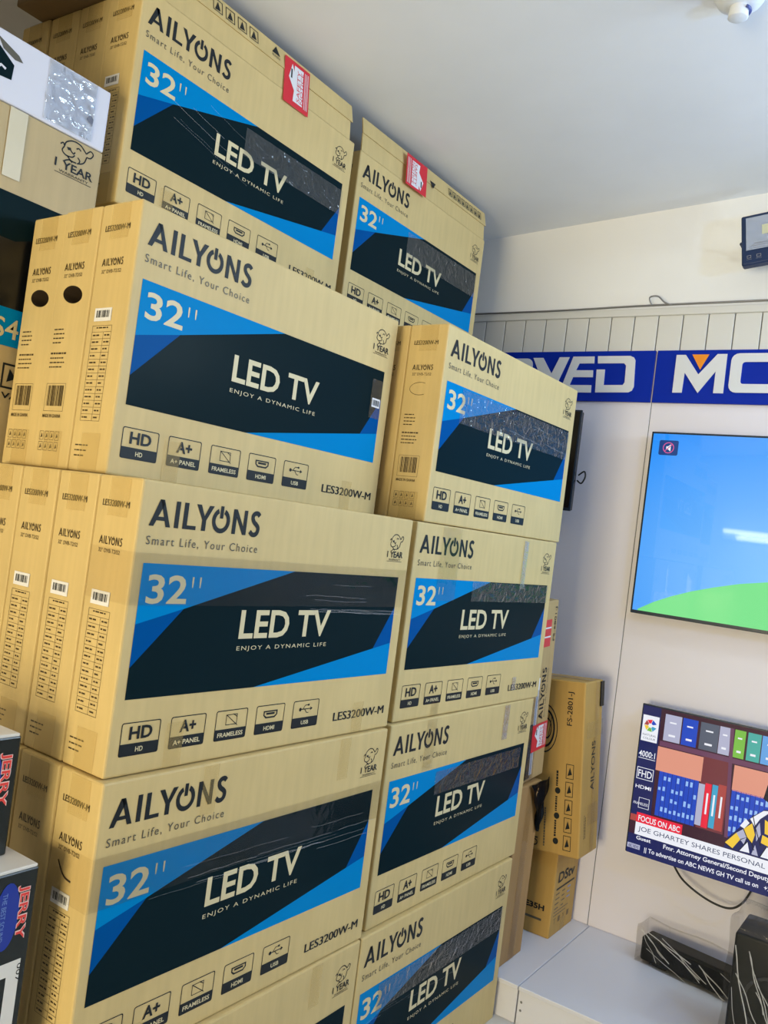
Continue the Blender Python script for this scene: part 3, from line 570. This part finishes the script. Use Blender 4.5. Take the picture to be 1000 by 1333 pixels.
b = MB(); slab(b, FR, .010, .005, .07, .30, 'film', .0006, .0018); link('clear_tape', b.mesh('clear_tape'), t)
# crumpled black plastic sheet caught between the two
b = MB(); bm = bmesh.new(); n = 14; G = []
for i in range(n):
    for j in range(10):
        s_ = i / (n - 1); u = j / 9; xa = 1.722 + .086 * s_ ** .8; xb = 1.892 - .070 * s_
        G.append(bm.verts.new((xa + (xb - xa) * u, -.014 - .005 * math.sin(u * 11 + s_ * 3) - .004 * math.sin(s_ * 13 + u * 5), .690 - .168 * s_)))
for i in range(n - 1):
    for j in range(9): bm.faces.new((G[i * 10 + j], G[i * 10 + j + 1], G[(i + 1) * 10 + j + 1], G[(i + 1) * 10 + j]))
bmesh.ops.solidify(bm, geom=list(bm.faces), thickness=.002); b.from_bm(bm, 'plastic_black', None, True)
ps = link('plastic_sheet', b.mesh('plastic_sheet')); tag(ps, 'crumpled black plastic sheet hanging below the narrow speaker carton', 'plastic sheet')
# decoder carton
t = thing('decoder_carton', 'short yellow-brown carton with dark lettering, standing on the plinth in the corner', 'carton', (1.982, -.037, PZ))
b = MB(); b.box((0, 0, 0), (.214, .205, .296), 'kraft_yellow', .004, 2)
b.text(FR, 'DStv', .030, .186, .180, .224, 'black_ink', .03); b.rect(FR, .022, .162, .188, .169, 'black_ink')
lines(b, FR, .022, .150, .060, 4, .017, 'grey_ink', .007, 12); lines(b, FR, .080, .150, .110, 4, .017, 'grey_ink', .007, 13); lines(b, FR, .130, .152, .160, 3, .018, 'jerry_text', .008, 14)
lines(b, FR, .022, .086, .15, 2, .012, 'grey_ink', .005, 15)
for k in range(4): b.text(FR, 'T1Y1'[k], .026 + k * .04, .042, .046 + k * .04, .062, 'kraft_dark')
fl = F((0, .205, 0), (0, -1, 0), (0, 0, 1)); b.text(fl, 'E35H', .105, .088, .178, .108, 'black_ink', .04); b.rect(fl, .10, .052, .172, .060, 'grey_ink')
link('carton_body', b.mesh('carton_body'), t)
b = MB(); slab(b, FR, .095, .003, .130, .050, 'tape_tan'); link('packing_tape', b.mesh('packing_tape'), t)
# speaker carton leaning on it
t = thing('speaker_carton', 'tall yellow-brown carton with a drawn round speaker, leaning atop the short corner carton', 'carton', (1.935, -.126, .4315), (math.radians(-4.8), 0, 0))
b = MB(); b.box((0, 0, 0), (.172, .27, .592), 'kraft_yellow', .005, 2)
fs = F((0, .27, 0), (0, -1, 0), (0, 0, 1)); r = F(fs.p(.205, 0), (0, 0, 1), (0, 1, 0))      # text climbs the end
def el(cx, cz, rx, rz, n=28): return [(cx + rx * math.cos(2 * math.pi * k / n), cz + rz * math.sin(2 * math.pi * k / n)) for k in range(n)]
b.ring(fs, el(.125, .420, .050, .085), el(.125, .420, .047, .080), 'black_ink'); b.ring(fs, el(.129, .420, .036, .066), el(.129, .420, .030, .058), 'black_ink'); b.ring(fs, el(.135, .420, .018, .036), el(.135, .420, .015, .031), 'black_ink')
for k in range(5): b.stroke(fs, [(.100 + .010 * k, .36 + .006 * k), (.112 + .010 * k, .48 - .004 * k)], .002, 'black_ink')
b.text(F(fs.p(.232, .44), (0, 0, 1), (0, 1, 0)), 'FS-2801-J', 0, 0, .115, .024, 'black_ink', .01)
b.text(F(fs.p(.120, .015), (0, 0, 1), (0, 1, 0)), 'OF NATURE', 0, 0, .165, .024, 'black_ink', .01); lines(b, F(fs.p(.150, .02), (0, 0, 1), (0, 1, 0)), 0, .01, .13, 1, .01, 'grey_ink', .008, 21)
for k in range(3):
    b.poly(fs, el(.185, .045 + .085 * k, .010, .011, 12), 'black_ink'); lines(b, F(fs.p(.190, .06 + .085 * k), (0, 0, 1), (0, 1, 0)), 0, .012, .055, 1, .01, 'black_ink', .010, 30 + k)
for k in range(5): b.frame(fs, .212, .020 + .060 * k, .240, .070 + .060 * k, .0022, 'black_ink'); b.poly(fs, [(.218, .030 + .06 * k), (.234, .036 + .06 * k), (.226, .060 + .06 * k)], 'black_ink')
rg = F((.115, 0, .215), (0, 0, 1), (-1, 0, 0)); b.text(rg, 'AILYONS', 0, .0, .17, .035, 'black_ink', .01)
lines(b, F((.045, 0, .06), (0, 0, 1), (-1, 0, 0)), 0, .01, .08, 2, .012, 'black_ink', .006, 41)
link('carton_body', b.mesh('carton_body'), t)
b = MB(); slab(b, FR, .060, .100, .172, .170, 'tape_clear'); slab(b, FR, .095, .003, .128, .59, 'tape_clear', .0006, .0022); slab(b, FR, .02, .40, .172, .455, 'tape_tan', .0006, .003); slab(b, F((0, 0, .592), (1, 0, 0), (0, 1, 0)), .003, .10, .168, .16, 'tape_tan'); slab(b, F((0, 0, .592), (1, 0, 0), (0, 1, 0)), .06, .003, .11, .265, 'tape_clear', .0006, .0022)
link('packing_tape', b.mesh('packing_tape'), t)
b = MB(); b.box((.140, -.0045, .500), (.174, -.0012, .588), 'plastic_black', .001, 1); link('tape_patch', b.mesh('tape_patch'), t)

# ------------------------------------------------------------------ televisions on the wall
def tv(x, y, z, wd, ht, label, screen, bez=.007, thick=.032, chin=.012, back='tv_black'):
    t = thing('television', label, 'television', (x, y, z), group='televisions on the wall')
    b = MB(); b.box((0, -wd, 0), (.009, 0, ht), 'tv_bezel', .002, 2); b.box((.0088, -wd + .004, .004), (thick, -.004, ht - .004), back, .003, 2); link('casing', b.mesh('casing'), t)
    b = MB(); b.box((thick, -wd * .62, ht * .3), (XW - x - .0005, -wd * .38, ht * .7), 'steel', .002, 1); link('wall_bracket', b.mesh('wall_bracket'), t)
    fr = F((-.0002, 0, 0), (0, -1, 0), (0, 0, 1)); b = MB(); screen(b, fr, wd, ht, bez, chin); link('screen', b.mesh('screen'), t)
    return t
def blank(b, fr, wd, ht, bez, chin): b.rect(fr, bez, chin, wd - bez, ht - bez, 'blank_screen')
def cartoon(b, fr, wd, ht, bez, chin):
    b.rect(fr, bez, chin, wd - bez, ht - bez, 's_bluesky')
    top = [(.026, .0165), (.080, .050), (.137, .078), (.205, .106), (.277, .130), (.36, .154), (.448, .172), (.56, .185), (.70, .180), (.86, .15), (1.0, .11), (wd - bez, .08)]
    b.poly(fr, [(.026, chin)] + top + [(wd - bez, chin)], 's_lime', .0009)
    b.poly(fr, rr(.032, .578, .100, .632, .006), 's_mute', .0009); b.ring(fr, el(.066, .605, .020, .020, 20), el(.066, .605, .017, .017, 20), 's_pink', .0013)
    b.poly(fr, [(.058, .600), (.064, .600), (.074, .592), (.074, .618), (.064, .610), (.058, .610)], 's_white', .0013); b.stroke(fr, [(.053, .592), (.079, .618)], .003, 's_pink', .0017)
def news(b, fr, wd, ht, bez, chin):
    b.rect(fr, bez * .6, chin, wd - bez, ht - bez * .6, 's_dkbrown')
    P = lambda pts, m_, h=.0008: b.poly(fr, pts, m_, h); R = lambda x0, y0, x1, y1, m_, h=.0008: b.rect(fr, x0, y0, x1, y1, m_, h)
    R(.070, .302, .223, .384, 's_wood'); R(.223, .150, .310, .394, 's_brown'); R(.322, .30, wd - .01, .384, 's_wood'); R(.074, .387, wd - .01, .404, 's_shelf', .0010); P([(.296, .500), (.308, .500), (.327, .145), (.316, .145)], 's_shelf', .0012)
    R(.072, .412, .081, .503, 's_dkbrown', .001)
    for x0, x1, m_ in ((.083, .139, 's_grey'), (.143, .193, 's_blue'), (.202, .262, 's_dkgrey'), (.264, .300, 's_grey'), (.312, .346, 's_green'), (.353, .394, 's_teal'), (.397, .45, 's_sky'), (.46, .52, 's_teal'), (.53, .60, 's_green'), (.62, .70, 's_grey'), (.72, .80, 's_dkgrey')):
        R(x0, .408, x1, .499, m_); R(x0 + (x1 - x0) * .3, .425, x0 + (x1 - x0) * .7, .432, 's_white', .0011); R(x0 + (x1 - x0) * .3, .47, x0 + (x1 - x0) * .7, .475, 's_white', .0011)
    rnd = random.Random(2)
    def books(x0, x1, y0, y1):
        R(x0, y0, x1, y1, 's_blue'); n = max(2, int((x1 - x0) / .014))
        for k in range(n):
            xa = x0 + (x1 - x0) * k / n; R(xa, y0, xa + .0012, y1, 's_navy', .0011)
            for f_ in (.12, .36, .58, .82):
                if rnd.random() < .8: R(xa + .003, y0 + (y1 - y0) * f_, xa + .011, y0 + (y1 - y0) * (f_ + rnd.uniform(.06, .12)), 's_ltblue', .0012)
    books(.084, .217, .150, .302); books(.322, .440, .150, .304); books(.56, .80, .150, .304)
    R(.218, .158, .238, .296, 's_grey', .001); R(.239, .155, .259, .302, 's_red', .001); R(.262, .160, .280, .303, 's_cyan', .001); R(.281, .158, .306, .309, 's_rust', .001)
    for x0 in (.246, .268, .291): R(x0, .20, x0 + .006, .27, 's_white', .0013)
    P([(.420, .300), (.428, .345), (.45, .385), (.50, .40), (.53, .33), (.51, .285), (.46, .28)], 's_black', .0016); P([(.45, .31), (.455, .35), (.49, .37), (.51, .33), (.49, .29)], 's_brown', .0018)
    P([(.318, .112), (.330, .150), (.360, .190), (.393, .235), (.430, .268), (.52, .272), (.60, .22), (.64, .11)], 's_navy', .0014)
    for pts, m_ in (([(.320, .128), (.352, .170), (.366, .152), (.345, .116)], 's_yellow'), ([(.366, .152), (.352, .170), (.372, .188), (.385, .165), (.378, .140)], 's_grey'), ([(.385, .165), (.372, .188), (.396, .214), (.408, .180), (.402, .150)], 's_yellow'), ([(.360, .195), (.376, .222), (.388, .212), (.374, .190)], 's_white'), ([(.388, .226), (.425, .262), (.450, .268), (.418, .234), (.404, .206)], 's_white'), ([(.418, .222), (.425, .185), (.414, .160), (.408, .200)], 's_grey'), ([(.432, .236), (.465, .220), (.468, .186), (.436, .192)], 's_yellow'), ([(.430, .186), (.468, .176), (.470, .150), (.428, .160)], 's_yellow'), ([(.366, .116), (.388, .152), (.398, .118)], 's_white'), ([(.404, .116), (.412, .148), (.424, .116)], 's_grey'), ([(.430, .116), (.446, .152), (.468, .146), (.470, .116)], 's_white'), ([(.48, .13), (.49, .24), (.53, .22), (.52, .13)], 's_yellow'), ([(.54, .13), (.55, .23), (.58, .21), (.58, .13)], 's_white'), ([(.445, .252), (.47, .262), (.50, .25), (.47, .236)], 's_white')): P(pts, m_, .0018)
    for pts in ([(.320, .128), (.345, .116)], [(.366, .152), (.385, .165), (.380, .140)], [(.395, .240), (.408, .200), (.428, .150)], [(.372, .188), (.385, .165), (.402, .150), (.41, .13)], [(.388, .152), (.366, .116)], [(.446, .152), (.430, .116)]): b.stroke(fr, pts, .0028, 's_black', .0022)
    P([(bez * .6, ht - bez * .6), (bez * .6, .118), (.074, .134), (.067, ht - bez * .6)], 's_navy', .0020)
    R(.008, .391, .064, .481, 's_white', .0024)
    for k, m_ in enumerate(('s_blue', 's_red', 's_rust', 's_yellow', 's_green', 's_cyan')):
        a0 = math.radians(20 + 55 * k); a1 = a0 + math.radians(50); b.poly(fr, [(.036 + .008 * math.cos(a0), .447 + .008 * math.sin(a0)), (.036 + .022 * math.cos(a0), .447 + .022 * math.sin(a0)), (.036 + .022 * math.cos(a1), .447 + .022 * math.sin(a1)), (.036 + .008 * math.cos(a1), .447 + .008 * math.sin(a1))], m_, .0028)
    T = lambda s, x0, y0, x1, y1, m_, bd=.01, h=.0030: b.text(fr, s, x0, y0, x1, y1, m_, bd, h=h)
    T('NATURAL', .013, .410, .060, .417, 's_dkgrey', 0); T('COLOUR', .015, .398, .058, .405, 's_dkgrey', 0)
    T('4000:1', .008, .336, .064, .357, 's_white'); R(.008, .330, .066, .332, 's_white', .003); b.frame(fr, .009, .258, .066, .299, .002, 's_white', .003); T('FHD', .014, .266, .061, .290, 's_white'); T('HDMI', .010, .226, .064, .238, 's_white')
    b.frame(fr, .027, .160, .064, .196, .0015, 's_white', .003); T('FRAMELESS', .010, .170, .060, .179, 's_white', 0)
    R(bez * .6, .0, wd - bez, .0345, 's_navy', .0022); R(bez * .6, .0345, wd - bez, .068, 's_navy', .0022); R(bez * .6, .112, .030, .134, 's_rust', .0022)
    R(.026, .106, .182, .144, 's_red', .0024); R(.026, .068, wd - bez, .1105, 's_white', .0026)
    T('FOCUS ON ABC', .033, .116, .175, .136, 's_white', .015); T('JOE GHARTEY SHARES PERSONAL', .037, .078, .449, .0985, 's_text', .0)
    T('Guest', .034, .052, .084, .0645, 's_white', .02); T('Fmr. Attorney General/Second Deputy', .128, .043, .468, .0625, 's_white', .015)
    T('|| To advertise on ABC NEWS GH TV call us on   +233', .066, .013, .490, .0325, 's_white', .015); R(.006, .018, .050, .034, 's_grey', .0026); T('ABC NEWS', .010, .020, .046, .031, 's_navy', .01)
tv(2.17, -.121, 1.271, 1.16, .662, 'big wall television showing a blue sky and green hill', cartoon, back='tv_black')
t2 = tv(2.13, -.219, .448, .905, .518, 'wall television showing a news bulletin with a bookshelf', news, chin=.012, bez=.008, thick=.055, back='tv_grey')
t3 = tv(2.10, .865, 1.611, .738, .381, 'switched-off dark television edge behind the far stack', blank)
for p_, nm, r_ in (([(2.165, -.372, .450), (2.15, -.42, .405), (2.145, -.50, .372), (2.145, -.57, .366), (2.15, -.61, .395), (2.16, -.635, .452)], 'power_cable', .0035),):
    b = MB(); b.tube([Vector(p) - Vector((2.13, -.219, .448)) for p in spline(p_, 8)], r_, 'cable'); link(nm, b.mesh(nm), t2)
b = MB(); b.tube([Vector(p) - Vector((2.10, .875, 1.611)) for p in spline([(2.135, .135, 1.75), (2.13, .112, 1.765), (2.128, .105, 1.745), (2.13, .118, 1.72), (2.135, .138, 1.73)], 6)], .003, 'cable'); link('power_cable', b.mesh('power_cable'), t3)

# ------------------------------------------------------------------ wrapped soundbar and subwoofer on the plinth
def film_box(name, lo, hi, par, seed, mt='film_thick', nx=14, amp=.006):
    r = random.Random(seed); bm = bmesh.new(); bmesh.ops.create_cube(bm, size=1.0); bmesh.ops.subdivide_edges(bm, edges=list(bm.edges), cuts=nx, use_grid_fill=True)
    for v in bm.verts:
        p = Vector([(lo[i] + hi[i]) / 2 + v.co[i] * (hi[i] - lo[i]) for i in range(3)])
        k = math.sin(p.x * 38 + p.y * 24 + seed) + math.sin(p.y * 31 - p.z * 42 + 2 * seed) + .7 * math.sin(p.z * 36 + p.x * 50)
        dirn = Vector(v.co).normalized(); q = p + dirn * amp * (k * .45); q.z = max(q.z, lo[2]); v.co = q
    b = MB(); b.from_bm(bm, mt, None, True)
    f_ = F((lo[0] - amp * .6, hi[1], lo[2]), (0, -1, 0), (0, 0, 1)); LY = hi[1] - lo[1]; LZ = hi[2] - lo[2]
    for k in range(int(10 + 22 * LY)):       # pale ribbons painting highlights along the film's folds, slantwise over the front
        u0 = r.uniform(.0, LY * .9); v0 = LZ * r.uniform(.45, .98); du = LY * r.uniform(.05, .22) + .02; dv = -LZ * r.uniform(.3, .7)
        pts = [(u0 + du * q / 8 + .003 * math.sin(q * 1.1 + k), max(.006, v0 + dv * q / 8)) for q in range(9)]
        b.stroke(f_, [p for p in pts if p[0] < LY], r.uniform(.0012, .0034), 'fold_glint', .0006)
    link(name, b.mesh(name), par)
an = math.atan2(2.04 - 2.086, .29)
sb = thing('soundbar', 'long black soundbar wrapped in clear plastic, lying on the plinth', 'soundbar', (2.090, -.322, PZ), (0, 0, an))
b = MB(); b.box((0, -.60, .008), (.075, 0, .088), 'plastic_black', .008, 3)
for k in range(23): b.box((-.0012, -.575 + k * .024, .016), (.0005, -.742 + k * .024, .080), 'tv_black')
link('bar_body', b.mesh('bar_body'), sb)
for y_ in (-.58, -.09): b = MB(); b.box((.010, y_, 0), (.065, y_ + .06, .009), 'plastic_black', .002, 1); link('foot', b.mesh('foot'), sb)
film_box('plastic_wrap', (-.008, -.61, .001), (.083, .014, .122), sb, 3, amp=.005)
sw = thing('subwoofer', 'black subwoofer box wrapped in clear plastic at the right picture edge', 'subwoofer', (1.750, -.935, PZ), (0, 0, 0))
b = MB(); b.box((0, 0, .012), (.185, .268, .332), 'plastic_black', .008, 3); fq = F((0, .268, 0), (0, -1, 0), (0, 0, 1))
b.ring(fq, el(.12, .16, .085, .085), el(.12, .16, .075, .075), 'tv_black', .002); b.poly(fq, el(.12, .16, .03, .03), 'tv_black', .004); link('cabinet', b.mesh('cabinet'), sw)
for a_, c_ in ((.03, .03), (.155, .03), (.03, .238), (.155, .238)): b = MB(); b.box((a_ - .014, c_ - .014, 0), (a_ + .014, c_ + .014, .013), 'plastic_black', .002, 1); link('foot', b.mesh('foot'), sw)
film_box('plastic_wrap', (-.010, -.010, .002), (.195, .280, .366), sw, 7, amp=.006)

# ------------------------------------------------------------------ floodlight, ceiling lamp, opposite tube lamp
fl = thing('floodlight', 'navy framed floodlight mounted high on the cream wall', 'floodlight', (2.06, -.502, 2.592), (math.radians(-8), math.radians(6), 0))
b = MB(); b.box((0, -.125, -.09), (.035, .125, .09), 'lamp_navy', .006, 3); b.box((.034, -.085, -.06), (.06, .085, .06), 'lamp_navy', .01, 2)
ff = F((-.0006, .125, -.09), (0, -1, 0), (0, 0, 1)); 
for x, y, wd in ((.018, .022, .013), (.048, .022, .014), (.085, .022, .014)): b.frame(ff, x, y, x + wd, y + .010, .0015, 'tv_grey'); b.rect(ff, x - .002, y - .005, x + wd + .002, y - .004, 'tv_grey')
link('housing', b.mesh('housing'), fl)
b = MB(); X0, Y0, X1, Y1 = .016, .050, .234, .168; o_ = [(X0, Y0), (X1, Y0), (X1, Y1), (X0, Y1)]; i1 = [(.050, .082), (.200, .082), (.200, .146), (.050, .146)]
vs = [ff.p(x, y, .0018) for x, y in o_] + [ff.p(x, y, .0008) for x, y in i1]; b.raw(vs, [(i, (i + 1) % 4, 4 + (i + 1) % 4, 4 + i) for i in range(4)], 'reflector'); b.poly(ff, i1, 'reflector', .0009)
for k in range(3): b.stroke(ff, [(.022 + .009 * k, .056 + .008 * k), (.228 - .009 * k, .056 + .008 * k)], .0014, 'tv_grey', .0022)
rf = link('reflector', b.mesh('reflector'), fl)
b = MB(); b.rect(ff, .066, .100, .184, .134, 'led_chip', .0016); link('led_panel', b.mesh('led_panel'), rf)
b = MB(); b.tube([(.02, .128, 0), (.09, .130, .01), (.148, .10, .01)], .006, 'lamp_navy'); b.tube([(.02, -.128, 0), (.09, -.130, -.01), (.15, -.10, -.01)], .006, 'lamp_navy'); b.box((.144, -.11, -.015), (.152, .11, .025), 'lamp_navy', .001, 1); link('bracket', b.mesh('bracket'), fl)
cz = 2.781 + tl * (-.545)
cl = thing('ceiling_lamp', 'round white lamp holder on the ceiling, cut by the top picture edge', 'lamp', (1.105, -.545, cz))
def lathe(prof, n=28):
    vs = [(r_ * math.cos(2 * math.pi * k / n), r_ * math.sin(2 * math.pi * k / n), z_) for r_, z_ in prof for k in range(n)]
    return vs, [(i * n + k, i * n + (k + 1) % n, (i + 1) * n + (k + 1) % n, (i + 1) * n + k) for i in range(len(prof) - 1) for k in range(n)]
b = MB(); b.raw(*lathe([(.001, .0), (.056, .0), (.058, -.012), (.050, -.026), (.036, -.034), (.028, -.036), (.0005, -.036)]), 'lamp_white', True); link('rose', b.mesh('rose'), cl)
b = MB(); b.raw(*lathe([(.021, -.034), (.023, -.06), (.020, -.062), (.0005, -.062)]), 'lamp_white', True); b.tube([(.026 * math.cos(a), .026 * math.sin(a), -.045) for a in [k * .22 - 2.2 for k in range(16)]], .0035, 'lamp_slot'); link('lamp_socket', b.mesh('lamp_socket'), cl)
tb = thing('tube_lamp', 'white fluorescent tube on the opposite wall, mirrored in the big television', 'lamp', (-4.19, -.10, 1.865), (math.radians(1), 0, 0))
b = MB(); b.box((0, 0, -.06), (.04, 1.15, .06), 'lamp_white', .004, 1); link('fitting', b.mesh('fitting'), tb)
for z_, q in ((.03, 0.0), (-.03, -.14)): b = MB(); b.tube([(.060, .02, z_), (.060, 1.13 + q, z_)], .019, 'tube_glow', 12); link('tube', b.mesh('tube'), tb)
